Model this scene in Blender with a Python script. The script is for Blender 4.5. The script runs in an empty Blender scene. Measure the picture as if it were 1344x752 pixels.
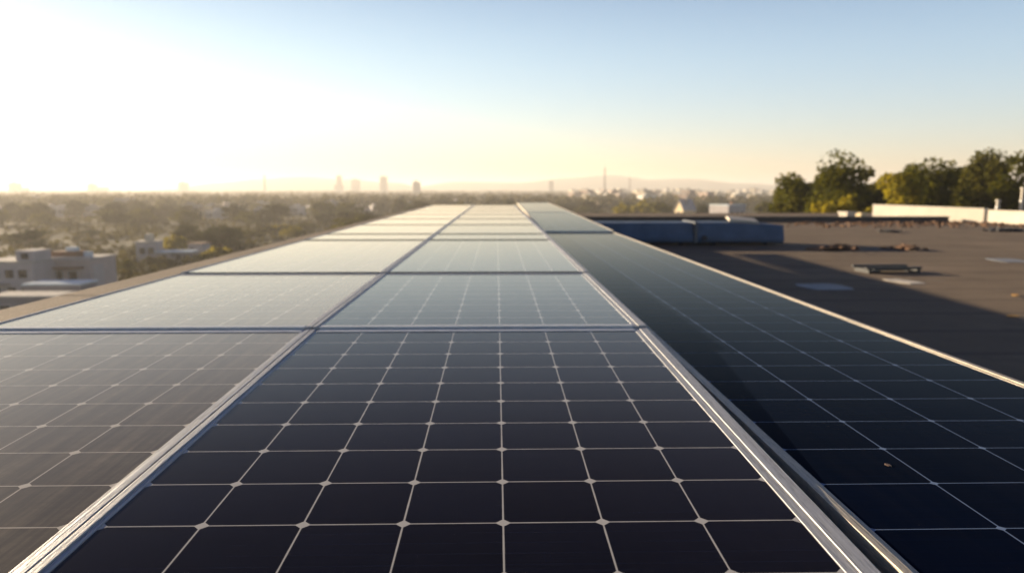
import bpy, math, random
from mathutils import Vector, Matrix, Euler
R = math.radians
C = bpy.context.scene.collection
sc = bpy.context.scene

# ------------------------------------------------------------------ camera
CH = 0.48                      # lens height above the panels
cam_d = bpy.data.cameras.new("camera"); cam = bpy.data.objects.new("camera", cam_d); C.objects.link(cam)
cam_d.sensor_width = 36; cam_d.lens = 24.9
cam_d.clip_start = 0.02; cam_d.clip_end = 60000
PITCH, YAW = 7.84, 1.23
cam.location = (0, 0, CH); cam.rotation_euler = (R(90 - PITCH), 0, R(-YAW))
cam_d.dof.use_dof = True; cam_d.dof.focus_distance = 1.22; cam_d.dof.aperture_fstop = 3.8
sc.camera = cam

# ------------------------------------------------------------------ sky + sun
SUN_AZ, SUN_EL = -54.0, 10.0    # degrees right of +Y, above horizon
w = bpy.data.worlds.new("World"); sc.world = w; w.use_nodes = True
nt = w.node_tree; nt.nodes.clear()
out = nt.nodes.new('ShaderNodeOutputWorld'); bg = nt.nodes.new('ShaderNodeBackground')
sky = nt.nodes.new('ShaderNodeTexSky'); sky.sky_type = 'NISHITA'; sky.sun_disc = False
sky.sun_elevation = R(SUN_EL); sky.sun_rotation = R(SUN_AZ)
sky.air_density = 1.0; sky.dust_density = .25; sky.ozone_density = 1.5; sky.altitude = 50
bg.inputs['Strength'].default_value = 0.05
# low aerosol band: warm and pale close to the horizon, clean blue above, all by elevation
def wn_(op, a, b=None):
    n = nt.nodes.new('ShaderNodeMath'); n.operation = op
    for i, v in enumerate((a, b)):
        if v is None: continue
        if isinstance(v, (int, float)): n.inputs[i].default_value = v
        else: nt.links.new(v, n.inputs[i])
    return n.outputs[0]
tc = nt.nodes.new('ShaderNodeTexCoord'); sx_ = nt.nodes.new('ShaderNodeSeparateXYZ'); nt.links.new(tc.outputs['Generated'], sx_.inputs[0])
elv = wn_('MAXIMUM', sx_.outputs[2], 0.0)
band = wn_('POWER', 2.718, wn_('MULTIPLY', elv, -7.5))
fall = wn_('POWER', 2.718, wn_('MULTIPLY', elv, -3.2))
rp = nt.nodes.new('ShaderNodeMix'); rp.data_type = 'RGBA'; nt.links.new(band, rp.inputs[0])
rp.inputs[6].default_value = (2.4, 4.2, 7.4, 1); rp.inputs[7].default_value = (1.0, .45, .35, 1)
fm = nt.nodes.new('ShaderNodeVectorMath'); fm.operation = 'SCALE'; nt.links.new(rp.outputs[2], fm.inputs[0]); nt.links.new(fall, fm.inputs['Scale'])
ad = nt.nodes.new('ShaderNodeMix'); ad.data_type = 'RGBA'; ad.blend_type = 'ADD'; ad.inputs[0].default_value = 1
tn = nt.nodes.new('ShaderNodeVectorMath'); tn.operation = 'MULTIPLY'; nt.links.new(sky.outputs[0], tn.inputs[0]); tn.inputs[1].default_value = (1.08, .99, .83)
nt.links.new(tn.outputs[0], ad.inputs[6]); nt.links.new(fm.outputs[0], ad.inputs[7])
# the dome darkens and turns bluer towards the zenith, as it does with the sun this low
zr_ = nt.nodes.new('ShaderNodeMapRange'); zr_.interpolation_type = 'SMOOTHSTEP'; nt.links.new(elv, zr_.inputs[0])
zr_.inputs[1].default_value = .15; zr_.inputs[2].default_value = .52
zm = nt.nodes.new('ShaderNodeMix'); zm.data_type = 'RGBA'; nt.links.new(zr_.outputs[0], zm.inputs[0])
zm.inputs[6].default_value = (1, 1, 1, 1); zm.inputs[7].default_value = (.03, .15, .45, 1)
zx = nt.nodes.new('ShaderNodeVectorMath'); zx.operation = 'MULTIPLY'; nt.links.new(ad.outputs[2], zx.inputs[0]); nt.links.new(zm.outputs[2], zx.inputs[1])
nt.links.new(zx.outputs[0], bg.inputs[0]); nt.links.new(bg.outputs[0], out.inputs[0])
sl = bpy.data.lights.new("sun", 'SUN'); sl.energy = 5.0; sl.angle = R(0.6); sl.color = (1.0, 0.80, 0.55)
so = bpy.data.objects.new("sun", sl); C.objects.link(so); so.location = (-30, 30, 20)
az, el = R(SUN_AZ), R(SUN_EL)
SUNV = Vector((math.sin(az)*math.cos(el), math.cos(az)*math.cos(el), math.sin(el)))
so.rotation_euler = SUNV.to_track_quat('Z', 'Y').to_euler()
vs = sc.view_settings; vs.view_transform = 'Standard'; vs.look = 'None'; vs.gamma = 1; vs.use_curve_mapping = False
vs.exposure = 1.45
cy = sc.cycles; cy.use_denoising = True; cy.max_bounces = 6; cy.diffuse_bounces = 3; cy.glossy_bounces = 4
cy.transmission_bounces = 4; cy.volume_bounces = 1; cy.transparent_max_bounces = 8
cy.sample_clamp_indirect = 6

# ------------------------------------------------------------------ materials
def nodes(name):
    m = bpy.data.materials.new(name); m.use_nodes = True
    t = m.node_tree; b = t.nodes['Principled BSDF']
    return m, t, b
def N(t, typ, **kw):
    n = t.nodes.new(typ)
    for k, v in kw.items():
        setattr(n, k, v)
    return n
def math_(t, op, a, b=None, c=None):
    n = t.nodes.new('ShaderNodeMath'); n.operation = op
    for i, v in enumerate((a, b, c)):
        if v is None: continue
        if isinstance(v, (int, float)): n.inputs[i].default_value = v
        else: t.links.new(v, n.inputs[i])
    return n.outputs[0]
def mixc(t, f, a, b):
    n = t.nodes.new('ShaderNodeMix'); n.data_type = 'RGBA'
    for s, v in ((n.inputs[0], f), (n.inputs[6], a), (n.inputs[7], b)):
        if isinstance(v, (int, float)): s.default_value = v
        elif isinstance(v, tuple): s.default_value = (*v, 1) if len(v) == 3 else v
        else: t.links.new(v, s)
    return n.outputs[2]
def noise(t, vec, scale, detail=4, rough=.6):
    n = N(t, 'ShaderNodeTexNoise'); n.inputs['Scale'].default_value = scale
    n.inputs['Detail'].default_value = detail; n.inputs['Roughness'].default_value = rough
    if vec is not None: t.links.new(vec, n.inputs['Vector'])
    return n.outputs[0]
def objco(t, scale=None):
    o = N(t, 'ShaderNodeTexCoord').outputs['Object']
    if scale is None: return o
    mp = N(t, 'ShaderNodeMapping'); mp.inputs['Scale'].default_value = scale
    t.links.new(o, mp.inputs[0]); return mp.outputs[0]
def ramp(t, f, stops):
    n = N(t, 'ShaderNodeValToRGB'); e = n.color_ramp.elements
    while len(e) < len(stops): e.new(0.5)
    for i, (p, c) in enumerate(stops): e[i].position = p; e[i].color = (*c, 1) if len(c) == 3 else c
    t.links.new(f, n.inputs[0]); return n.outputs[0]
def bump(t, b, h, strength=.3, dist=.01):
    n = N(t, 'ShaderNodeBump'); n.inputs['Strength'].default_value = strength; n.inputs['Distance'].default_value = dist
    t.links.new(h, n.inputs['Height']); t.links.new(n.outputs[0], b.inputs['Normal'])

def plain(name, col, rough=.7, metal=0.0, var=.25, scale=3.0, bumpy=0.0, spec=.5):
    m, t, b = nodes(name)
    v = objco(t)
    n1 = noise(t, v, scale, 5, .65)
    d = tuple(c*(1-var) for c in col); l = tuple(min(1, c*(1+var)) for c in col)
    t.links.new(ramp(t, n1, [(.3, d), (.7, l)]), b.inputs['Base Color'])
    b.inputs['Roughness'].default_value = rough; b.inputs['Metallic'].default_value = metal
    b.inputs['Specular IOR Level'].default_value = spec
    if bumpy: bump(t, b, noise(t, v, scale*6, 4), bumpy, .01)
    return m

def cell_material(name, line_col, line_w, diamond, dust_amt, base_a, base_b, ior=1.2, coat=.07, sheen=.02, coat_r=.38, stint=(1, .86, .66, 1)):
    m, t, b = nodes(name)
    uv = N(t, 'ShaderNodeTexCoord').outputs['UV']
    s = N(t, 'ShaderNodeSeparateXYZ'); t.links.new(uv, s.inputs[0])
    u, v = s.outputs[0], s.outputs[1]
    def edge(x):                                   # distance to nearest integer
        f = math_(t, 'FRACT', x); g = math_(t, 'SUBTRACT', f, .5)
        return math_(t, 'SUBTRACT', .5, math_(t, 'ABSOLUTE', g))
    eu, ev = edge(u), edge(v)
    wob = noise(t, uv, 2.2, 3)
    lw = math_(t, 'MULTIPLY_ADD', wob, line_w*.9, line_w*.55)
    def line(e, wd):
        n = N(t, 'ShaderNodeMapRange'); n.inputs[1].default_value = 0
        t.links.new(e, n.inputs[0]); t.links.new(wd, n.inputs[2]); n.inputs[3].default_value = 1.6; n.inputs[4].default_value = 0
        return n.outputs[0]
    lu = line(eu, lw); lv = line(ev, lw)
    dsum = math_(t, 'ADD', eu, ev)
    dm = math_(t, 'LESS_THAN', dsum, diamond)
    grid = math_(t, 'MINIMUM', math_(t, 'MAXIMUM', math_(t, 'MAXIMUM', lu, lv), dm), 1.0)
    # fine printed fingers and bus bars of the cells
    fb = edge(math_(t, 'MULTIPLY', v, 5.0)); fl = math_(t, 'LESS_THAN', fb, .035)
    mp = N(t, 'ShaderNodeMapping'); mp.inputs['Scale'].default_value = (1.1, 42, 1); t.links.new(uv, mp.inputs[0])
    streak = noise(t, mp.outputs[0], 1.0, 3, .7)
    mp2 = N(t, 'ShaderNodeMapping'); mp2.inputs['Scale'].default_value = (55, 1.3, 1); t.links.new(uv, mp2.inputs[0])
    scr = noise(t, mp2.outputs[0], 1.0, 2, .6)
    st = N(t, 'ShaderNodeMapRange'); t.links.new(streak, st.inputs[0]); st.inputs[1].default_value = .42; st.inputs[2].default_value = .72
    sr = N(t, 'ShaderNodeMapRange'); t.links.new(scr, sr.inputs[0]); sr.inputs[1].default_value = .62; sr.inputs[2].default_value = .8
    fing = math_(t, 'ADD', math_(t, 'MULTIPLY', fl, .35), math_(t, 'ADD', math_(t, 'MULTIPLY', st.outputs[0], .45), math_(t, 'MULTIPLY', sr.outputs[0], .35)))
    cu = N(t, 'ShaderNodeVectorMath', operation='FLOOR'); t.links.new(uv, cu.inputs[0])
    wn = N(t, 'ShaderNodeTexWhiteNoise', noise_dimensions='2D'); t.links.new(cu.outputs[0], wn.inputs[0])
    percell = wn.outputs[0]
    base = mixc(t, math_(t, 'MULTIPLY_ADD', percell, .25, fing), base_a, base_b)
    # dust: faint all over, clotted near edges and in spots; heavier where glare is painted in
    dn = noise(t, uv, .55, 6, .7); dn2 = noise(t, uv, 5, 5, .75)
    mp3 = N(t, 'ShaderNodeMapping'); mp3.inputs['Scale'].default_value = (5.5, .3, 1); t.links.new(uv, mp3.inputs[0])
    drip = N(t, 'ShaderNodeMapRange'); t.links.new(noise(t, mp3.outputs[0], 1.0, 4, .7), drip.inputs[0]); drip.inputs[1].default_value = .38; drip.inputs[2].default_value = .68; drip.inputs[3].default_value = .25; drip.inputs[4].default_value = 2.0
    dust = math_(t, 'MULTIPLY', math_(t, 'MULTIPLY', math_(t, 'MULTIPLY', dn, dn2), drip.outputs[0]), dust_amt*4)
    spots = N(t, 'ShaderNodeMapRange'); t.links.new(noise(t, uv, 16, 2, .5), spots.inputs[0]); spots.inputs[1].default_value = .76; spots.inputs[2].default_value = .8
    spots.inputs[4].default_value = .05
    dust = math_(t, 'ADD', dust, spots.outputs[0])
    col = mixc(t, grid, base, line_col)
    col = mixc(t, dust, col, (.46, .37, .25))
    t.links.new(col, b.inputs['Base Color'])
    t.links.new(math_(t, 'MULTIPLY_ADD', dn2, .10, .03), b.inputs['Roughness'])
    b.inputs['IOR'].default_value = ior
    b.inputs['Specular IOR Level'].default_value = .5
    b.inputs['Coat Weight'].default_value = coat; b.inputs['Coat Roughness'].default_value = coat_r; b.inputs['Coat IOR'].default_value = 1.35
    b.inputs['Sheen Weight'].default_value = sheen; b.inputs['Sheen Roughness'].default_value = .35
    b.inputs['Sheen Tint'].default_value = stint
    hs = math_(t, 'ADD', math_(t, 'MULTIPLY', grid, .3), math_(t, 'MULTIPLY', noise(t, uv, 1.2, 2), .6))
    bump(t, b, hs, .03, .004)
    return m

def brushed(name, col, rough, sx):
    m, t, b = nodes(name)
    v = objco(t, sx)
    n1 = noise(t, v, 1, 4, .7); n2 = noise(t, objco(t), 9, 5, .7)
    n3 = noise(t, objco(t, tuple(q*(.9 if q > 10 else 9) for q in sx)), 1, 3, .75)
    t.links.new(ramp(t, math_(t, 'ADD', math_(t, 'MULTIPLY', n1, .6), math_(t, 'MULTIPLY', n3, .4)), [(.32, tuple(c*.34 for c in col)), (.5, tuple(c*.8 for c in col)), (.68, col)]), b.inputs['Base Color'])
    b.inputs['Metallic'].default_value = .4
    t.links.new(math_(t, 'MULTIPLY_ADD', n2, .3, rough-.12), b.inputs['Roughness'])
    bump(t, b, math_(t, 'ADD', n1, math_(t, 'MULTIPLY', n3, .7)), .6, .002)
    return m

M = {}
M['cell'] = cell_material('monocrystalline_cells', (.45, .44, .42), .012, .08, .0015, (.0001, .0003, .0018), (.0042, .0072, .0200), 1.16, .03, .022, .40, (1, .80, .56, 1))
M['cell_dust_glare'] = cell_material('dust_glare_cells', (.44, .41, .36), .012, .08, .07, (.001, .001, .0015), (.012, .0115, .014), 1.17, .30, .09, .40, (1, .84, .60, 1))  # extra dust, warm sheen and rough coat paint sun glare on the left panels
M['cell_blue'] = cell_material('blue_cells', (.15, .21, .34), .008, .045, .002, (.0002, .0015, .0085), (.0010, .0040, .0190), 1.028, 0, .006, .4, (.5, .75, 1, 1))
M['alu'] = brushed('brushed_aluminium', (.52, .53, .55), .5, (260, 3, 260))
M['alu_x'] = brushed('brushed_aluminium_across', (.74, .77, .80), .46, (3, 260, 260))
M['alu_warm_lit'] = brushed('warm_lit_aluminium', (.56, .50, .41), .5, (200, 4, 200))  # warm tint paints low sunlight into the right column's frame sides
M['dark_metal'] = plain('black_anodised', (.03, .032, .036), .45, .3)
M['steel'] = plain('galvanised_steel', (.42, .43, .44), .5, .8, .2, 8)

def roof_material():
    m, t, b = nodes('roof_felt'); v = objco(t)
    n1 = noise(t, v, .35, 6, .65); n2 = noise(t, v, 2.6, 6, .75); n3 = noise(t, v, 60, 3, .7)
    c1 = ramp(t, n1, [(.3, (.16, .118, .08)), (.55, (.225, .168, .115)), (.75, (.28, .212, .148))])
    c2 = mixc(t, math_(t, 'MULTIPLY', n2, .55), c1, (.11, .09, .07))
    sep = N(t, 'ShaderNodeSeparateXYZ'); t.links.new(v, sep.inputs[0])
    wv = math_(t, 'ADD', sep.outputs[1], math_(t, 'MULTIPLY', noise(t, v, .8, 3), .12))
    fr = math_(t, 'FRACT', math_(t, 'DIVIDE', wv, 1.05))
    seam = math_(t, 'LESS_THAN', fr, .03); lap = math_(t, 'MULTIPLY', math_(t, 'LESS_THAN', fr, .12), .25)
    strip = N(t, 'ShaderNodeTexWhiteNoise', noise_dimensions='1D'); t.links.new(math_(t, 'FLOOR', math_(t, 'DIVIDE', wv, 1.05)), strip.inputs['W'])
    c2 = mixc(t, math_(t, 'MULTIPLY', strip.outputs[0], .22), c2, (.10, .075, .055))
    c2 = mixc(t, lap, c2, (.09, .07, .055)); c2 = mixc(t, math_(t, 'MULTIPLY', seam, .75), c2, (.035, .03, .027))
    st_ = N(t, 'ShaderNodeMapRange'); t.links.new(noise(t, v, .9, 5, .6), st_.inputs[0]); st_.inputs[1].default_value = .57; st_.inputs[2].default_value = .66; st_.inputs[4].default_value = .4
    c2 = mixc(t, st_.outputs[0], c2, (.085, .068, .052))
    c3 = mixc(t, math_(t, 'MULTIPLY', math_(t, 'GREATER_THAN', n3, .6), .4), c2, (.26, .21, .15))
    t.links.new(c3, b.inputs['Base Color']); b.inputs['Roughness'].default_value = .92; b.inputs['Specular IOR Level'].default_value = .2
    bump(t, b, math_(t, 'ADD', n3, math_(t, 'MULTIPLY', n2, .8)), .7, .02)
    return m
M['roof'] = roof_material()
def coping_material():
    m, t, b = nodes('gritty_coping'); v = objco(t)
    n1 = noise(t, v, 1.1, 6, .7); n3 = noise(t, v, 90, 3, .7)
    c1 = ramp(t, n1, [(.3, (.15, .105, .066)), (.7, (.235, .17, .11))])
    c2 = mixc(t, math_(t, 'MULTIPLY', math_(t, 'GREATER_THAN', n3, .56), .35), c1, (.40, .33, .25))
    t.links.new(c2, b.inputs['Base Color']); b.inputs['Roughness'].default_value = .9
    bump(t, b, n3, .6, .006); return m
M['coping'] = coping_material()
M['render_grey'] = plain('grey_render', (.36, .34, .32), .9, 0, .2, 2, .2)
M['white_paint'] = plain('weathered_white_paint', (.52, .47, .39), .7, 0, .10, 1.2, .15)
M['duct'] = plain('painted_duct_blue', (.055, .095, .165), .6, .1, .22, 2.4, .1)
M['duct_trim'] = plain('duct_flange', (.10, .11, .13), .5, .4)
M['felt_dark'] = plain('bitumen_felt', (.05, .05, .055), .85, 0, .3, 3, .3)
M['pale_sheet'] = plain('pale_membrane', (.20, .21, .22), .6, 0, .25, 4)
M['rust'] = plain('dry_rusty_debris', (.17, .095, .055), .95, 0, .5, 12)
M['dry_leaf'] = plain('dry_leaf', (.45, .24, .05), .8, 0, .4, 9)
M['bark'] = plain('bark', (.12, .085, .06), .95, 0, .3, 4, .4)

def leaf_material(name, col, tr=.35):
    m, t, b = nodes(name)
    geo = N(t, 'ShaderNodeNewGeometry')
    oi = N(t, 'ShaderNodeObjectInfo')
    f = math_(t, 'ADD', math_(t, 'MULTIPLY', geo.outputs['Random Per Island'], .8), math_(t, 'MULTIPLY', oi.outputs['Random'], .35))
    a = tuple(c*.4 for c in col); bb = (col[0]*2.3, col[1]*2.0, col[2]*1.2)
    t.links.new(ramp(t, f, [(.1, a), (.55, col), (1.0, bb)]), b.inputs['Base Color'])
    b.inputs['Roughness'].default_value = .8; b.inputs['Specular IOR Level'].default_value = .06
    tl = N(t, 'ShaderNodeBsdfTranslucent')
    tl.inputs[0].default_value = (col[0]*2.0, col[1]*1.7, col[2]*.8, 1)
    mx = N(t, 'ShaderNodeMixShader'); mx.inputs[0].default_value = tr
    t.links.new(b.outputs[0], mx.inputs[1]); t.links.new(tl.outputs[0], mx.inputs[2])
    t.links.new(mx.outputs[0], t.nodes['Material Output'].inputs[0])
    return m
M['leaf_dark'] = leaf_material('leaf_dark', (.027, .031, .009), .2)
M['leaf_tall'] = leaf_material('leaf_tall', (.062, .068, .009), .40)
M['leaf_olive'] = leaf_material('leaf_olive', (.070, .072, .015), .3)
M['leaf_bright'] = leaf_material('leaf_bright', (.17, .16, .022), .45)
M['leaf_far'] = leaf_material('leaf_far', (.048, .046, .022), .2)

def ground_material():
    m, t, b = nodes('city_ground'); v = objco(t)
    n1 = noise(t, v, .0035, 6, .6); n2 = noise(t, v, .03, 5, .7)
    c1 = ramp(t, n1, [(.3, (.035, .036, .02)), (.5, (.075, .065, .042)), (.7, (.14, .12, .09))])
    c2 = mixc(t, math_(t, 'MULTIPLY', n2, .6), c1, (.06, .06, .035))
    t.links.new(c2, b.inputs['Base Color']); b.inputs['Roughness'].default_value = 1; b.inputs['Specular IOR Level'].default_value = .1
    return m
M['ground'] = ground_material()
M['hill'] = plain('dry_hill_slopes', (.10, .10, .065), 1, 0, .3, .002, 0, .1)

def wall_window_material(name, col, win, sx, sz):
    """rendered wall with procedural rows of small window openings for the far blocks"""
    m, t, b = nodes(name)
    g = N(t, 'ShaderNodeTexCoord').outputs['UV']
    s = N(t, 'ShaderNodeSeparateXYZ'); t.links.new(g, s.inputs[0])
    fu = math_(t, 'FRACT', math_(t, 'DIVIDE', s.outputs[0], sx)); fv = math_(t, 'FRACT', math_(t, 'DIVIDE', s.outputs[1], sz))
    def band(x, a, c): return math_(t, 'MULTIPLY', math_(t, 'GREATER_THAN', x, a), math_(t, 'LESS_THAN', x, c))
    wn = math_(t, 'MULTIPLY', band(fu, .3, .7), band(fv, .35, .8))
    n1 = noise(t, objco(t), .4, 4)
    base = ramp(t, n1, [(.3, tuple(c*.8 for c in col)), (.7, col)])
    t.links.new(mixc(t, wn, base, win), b.inputs['Base Color']); b.inputs['Roughness'].default_value = .8
    return m
M['wall_cream'] = wall_window_material('cream_facade', (.66, .55, .40), (.06, .06, .07), 3.2, 3.1)
M['wall_white'] = wall_window_material('white_facade', (.78, .73, .65), (.08, .08, .09), 3.0, 3.0)
M['wall_pink'] = wall_window_material('pinkish_facade', (.48, .34, .27), (.07, .06, .06), 3.4, 3.1)
M['wall_grey'] = wall_window_material('grey_facade', (.34, .33, .33), (.06, .06, .07), 3.2, 3.2)
M['stucco_white'] = plain('white_stucco', (.42, .385, .385), .85, 0, .12, .6)
M['stucco_pink'] = plain('pale_pink_stucco', (.44, .37, .35), .85, 0, .12, .6)
M['stucco_grey'] = plain('grey_stucco', (.24, .225, .235), .85, 0, .15, .6)
M['stucco_cream'] = plain('cream_stucco', (.66, .54, .34), .85, 0, .12, .6)
M['roof_brown'] = plain('brown_tiles', (.20, .11, .07), .85, 0, .3, 3)
M['roof_flat'] = plain('flat_roof_grey', (.36, .34, .32), .9, 0, .25, 1)
M['roof_blue'] = plain('pale_blue_metal_roof', (.50, .58, .64), .5, .2, .15, 2)
M['glass'] = plain('dark_window_glass', (.03, .033, .04), .12, 0, .2, 1)
M['door_brown'] = plain('brown_door', (.12, .07, .045), .6)
M['mast_paint'] = plain('mast_paint', (.30, .26, .25), .6, .2)

# ------------------------------------------------------------------ mesh helpers
class MB:
    def __init__(s): s.v = []; s.f = []; s.uv = {}
    def quad(s, a, b, c, d, uv=None):
        i = len(s.v); s.v += [tuple(a), tuple(b), tuple(c), tuple(d)]; s.f.append((i, i+1, i+2, i+3))
        if uv: s.uv[len(s.f)-1] = uv
    def box(s, x0, x1, y0, y1, z0, z1, mat=None, uvm=False):
        P = [(x0,y0,z0),(x1,y0,z0),(x1,y1,z0),(x0,y1,z0),(x0,y0,z1),(x1,y0,z1),(x1,y1,z1),(x0,y1,z1)]
        if mat: P = [tuple(mat @ Vector(p)) for p in P]
        i = len(s.v); s.v += P
        fs = [(0,3,2,1),(4,5,6,7),(0,1,5,4),(1,2,6,5),(2,3,7,6),(3,0,4,7)]
        dx, dy, dz = x1-x0, y1-y0, z1-z0
        for k, f in enumerate(fs):
            s.f.append(tuple(i+j for j in f))
            if uvm:
                L = (dx, dx, dx, dy, dx, dy)[k]
                s.uv[len(s.f)-1] = [(0,0)]*4 if k < 2 else [(0,0),(L,0),(L,dz),(0,dz)]
    def tube(s, p0, p1, r0, r1, n=8, cap=True):
        p0, p1 = Vector(p0), Vector(p1); d = (p1-p0).normalized()
        a = d.orthogonal().normalized(); b = d.cross(a); i = len(s.v)
        for p, r in ((p0, r0), (p1, r1)):
            for k in range(n):
                q = 2*math.pi*k/n; s.v.append(tuple(p + a*(math.cos(q)*r) + b*(math.sin(q)*r)))
        for k in range(n):
            s.f.append((i+k, i+(k+1) % n, i+n+(k+1) % n, i+n+k))
        if cap: s.f.append(tuple(i+n+k for k in range(n))); s.f.append(tuple(i+n-1-k for k in range(n)))
    def poly_prism(s, pts, y0, y1):                # pts in (x,z), extruded along y
        i = len(s.v); n = len(pts)
        s.v += [(x, y0, z) for x, z in pts] + [(x, y1, z) for x, z in pts]
        s.f.append(tuple(range(i, i+n))); s.f.append(tuple(i+2*n-1-k for k in range(n)))
        for k in range(n): s.f.append((i+k, i+n+k, i+n+(k+1) % n, i+(k+1) % n))
    def build(s, name, mat, parent=None, smooth=False, bevel=0):
        me = bpy.data.meshes.new(name); me.from_pydata(s.v, [], s.f)
        if s.uv:
            l = me.uv_layers.new(name='UVMap')
            for p in me.polygons:
                u = s.uv.get(p.index)
                if u:
                    for k, li in enumerate(p.loop_indices): l.data[li].uv = u[k]
        me.materials.append(mat)
        if smooth:
            for p in me.polygons: p.use_smooth = True
        o = bpy.data.objects.new(name, me); C.objects.link(o)
        if parent: o.parent = parent
        if bevel:
            b = o.modifiers.new('bevel', 'BEVEL'); b.width = bevel; b.segments = 2; b.limit_method = 'ANGLE'
        return o
def tag(o, label=None, cat=None, group=None, kind=None):
    if label: o['label'] = label
    if cat: o['category'] = cat
    if group: o['group'] = group
    if kind: o['kind'] = kind
    return o
def thing(name, label, cat, loc=(0,0,0), rz=0, group=None):
    o = bpy.data.objects.new(name, None); C.objects.link(o); o.empty_display_size = .2
    o.location = loc; o.rotation_euler = (0, 0, rz)
    return tag(o, label, cat, group)
def dup(root, loc, rz=0, s=1.0, label=None, group=None):
    r = root.copy(); C.objects.link(r); r.location = loc; r.rotation_euler = (0, 0, rz)
    r.scale = s if isinstance(s, tuple) else (s, s, s)
    if label: r['label'] = label
    if group: r['group'] = group
    for ch in list(root.children):
        c = ch.copy(); C.objects.link(c); c.parent = r
        for g in list(ch.children):
            d = g.copy(); C.objects.link(d); d.parent = c
    return r
def bearing(px):                                   # photo column (1344 wide) -> tan of bearing from +Y
    return math.tan(math.atan((px-672)/930.0) + R(YAW))
def atx(px, Y): return Y*bearing(px)
def hz(py, Y): return CH + Y*(248-py)/930.0*1.0    # height of a photo row at distance Y

GZ = -15.5                     # street level
RZ = -1.02                     # roof deck level
c = 0.156                      # one cell

# ------------------------------------------------------------------ ground, hills
g = MB(); n = 64; RR = 14000
g.v.append((0, 0, GZ)); g.v += [(RR*math.cos(2*math.pi*k/n), RR*math.sin(2*math.pi*k/n), GZ) for k in range(n)]
g.f += [(0, 1+k, 1+(k+1) % n) for k in range(n)]
tag(g.build('ground', M['ground']), kind='structure')

def ridge(name, pts, Y, depth):                    # pts (photo x, photo y) skyline of a hill at distance Y
    mb = MB(); rows = 9; P = []
    xs = [pts[0][0] + (pts[-1][0]-pts[0][0])*i/90 for i in range(91)]
    def ht(px):
        for (a, ya), (b, yb) in zip(pts, pts[1:]):
            if a <= px <= b:
                q = (px-a)/(b-a); q = q*q*(3-2*q); return ya + (yb-ya)*q
        return pts[-1][1]
    rr = random.Random(name)
    for j in range(rows):
        q = j/(rows-1); prof = math.sin(math.pi*q)**.8 if 0 < q < 1 else 0
        for px in xs:
            top = max(hz(ht(px), Y), GZ+1) - GZ
            P.append((atx(px, Y), Y + depth*(q-.5), GZ - .5 + top*prof*(1+rr.uniform(-.03, .03)*(0 if abs(q-.5) < .01 else 1))))
    mb.v = P; m = len(xs)
    for j in range(rows-1):
        for i in range(m-1): mb.f.append((j*m+i, j*m+i+1, (j+1)*m+i+1, (j+1)*m+i))
    return tag(mb.build(name, M['hill'], smooth=True), kind='structure')
ridge('hills', [(250, 247.5), (300, 240), (350, 235.5), (400, 233), (450, 236), (520, 240), (560, 247)], 4200, 1100)
ridge('hills', [(540, 246), (600, 239), (680, 240), (740, 234.5), (800, 230.5), (850, 236), (900, 235), (960, 240.5), (1060, 246.5), (1160, 247.5)], 4600, 1100)

# ------------------------------------------------------------------ own building
b = thing('flat_roofed_building', 'broad flat brown felt roof beside the solar array', 'building', (0, 0, GZ))
mb = MB(); mb.box(-2.06, 44, -9, 44, 0, RZ-GZ-.3); mb.build('wall', M['render_grey'], b)
mb = MB(); mb.box(-2.06, 44.2, -9.2, 44.2, RZ-GZ-.3+.001, RZ-GZ); mb.build('roof_deck', M['roof'], b)

p = thing('parapet_wall', 'long tan gritty parapet along the left edge of the solar array', 'parapet', (0, 0, RZ))
mb = MB(); mb.box(-2.05, -1.845, -9, 20.6, 0.002, -RZ-.09); mb.build('wall', M['render_grey'], p)
mb = MB()
for i in range(12):
    y0 = -9 + i*29.7/12; mb.box(-2.085, -1.828, y0, y0+29.7/12-.004, -RZ-.0895, -RZ-.022)
mb.build('coping', M['coping'], p, bevel=.006)

p = thing('parapet_wall', 'low dark felt-covered kerb along the far edge of the brown roof', 'parapet', (0, 32.2, RZ))
mb = MB(); mb.box(-2.0, 20.75, 0, .28, 0.002, .20); mb.build('wall', M['felt_dark'], p)
mb = MB(); mb.box(-2.0, 20.78, -.04, .32, .2005, .245); mb.build('coping', M['felt_dark'], p, bevel=.01)

# white walls at the right
def wall_between(label, a, b2, za, zb, th=.22):
    ax, ay = a; bx, by = b2; L = math.hypot(bx-ax, by-ay); ang = math.atan2(by-ay, bx-ax)
    t = thing('parapet_wall', label, 'parapet', (ax, ay, RZ), ang)
    mb = MB(); ha, hb = za-RZ, zb-RZ
    i = 0; mb.v += [(0,0,.002),(L,0,.002),(L,th,.002),(0,th,.002),(0,0,ha),(L,0,hb),(L,th,hb),(0,th,ha)]
    mb.f += [(0,3,2,1),(4,5,6,7),(0,1,5,4),(1,2,6,5),(2,3,7,6),(3,0,4,7)]
    mb.build('wall', M['white_paint'], t, bevel=.01)
    mb = MB(); mb.v += [(-.02,-.02,ha+.002),(L+.0,-.02,hb+.002),(L+.0,th+.02,hb+.002),(-.02,th+.02,ha+.002),(-.02,-.02,ha+.05),(L,-.02,hb+.05),(L,th+.02,hb+.05),(-.02,th+.02,ha+.05)]
    mb.f += [(0,3,2,1),(4,5,6,7),(0,1,5,4),(1,2,6,5),(2,3,7,6),(3,0,4,7)]
    mb.build('coping', M['white_paint'], t, bevel=.008)
    return t
wall_between('long sunlit white parapet in front of the tall trees', (atx(1143, 36.5), 36.5), (atx(1289, 31.2), 31.2), hz(269.5, 36.5), hz(275, 31.2))
wall_between('lower white parapet section at the right picture edge', (atx(1294, 30.9), 30.9), (atx(1520, 24.5), 24.5), hz(277, 30.9), hz(286, 24.5))

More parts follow.
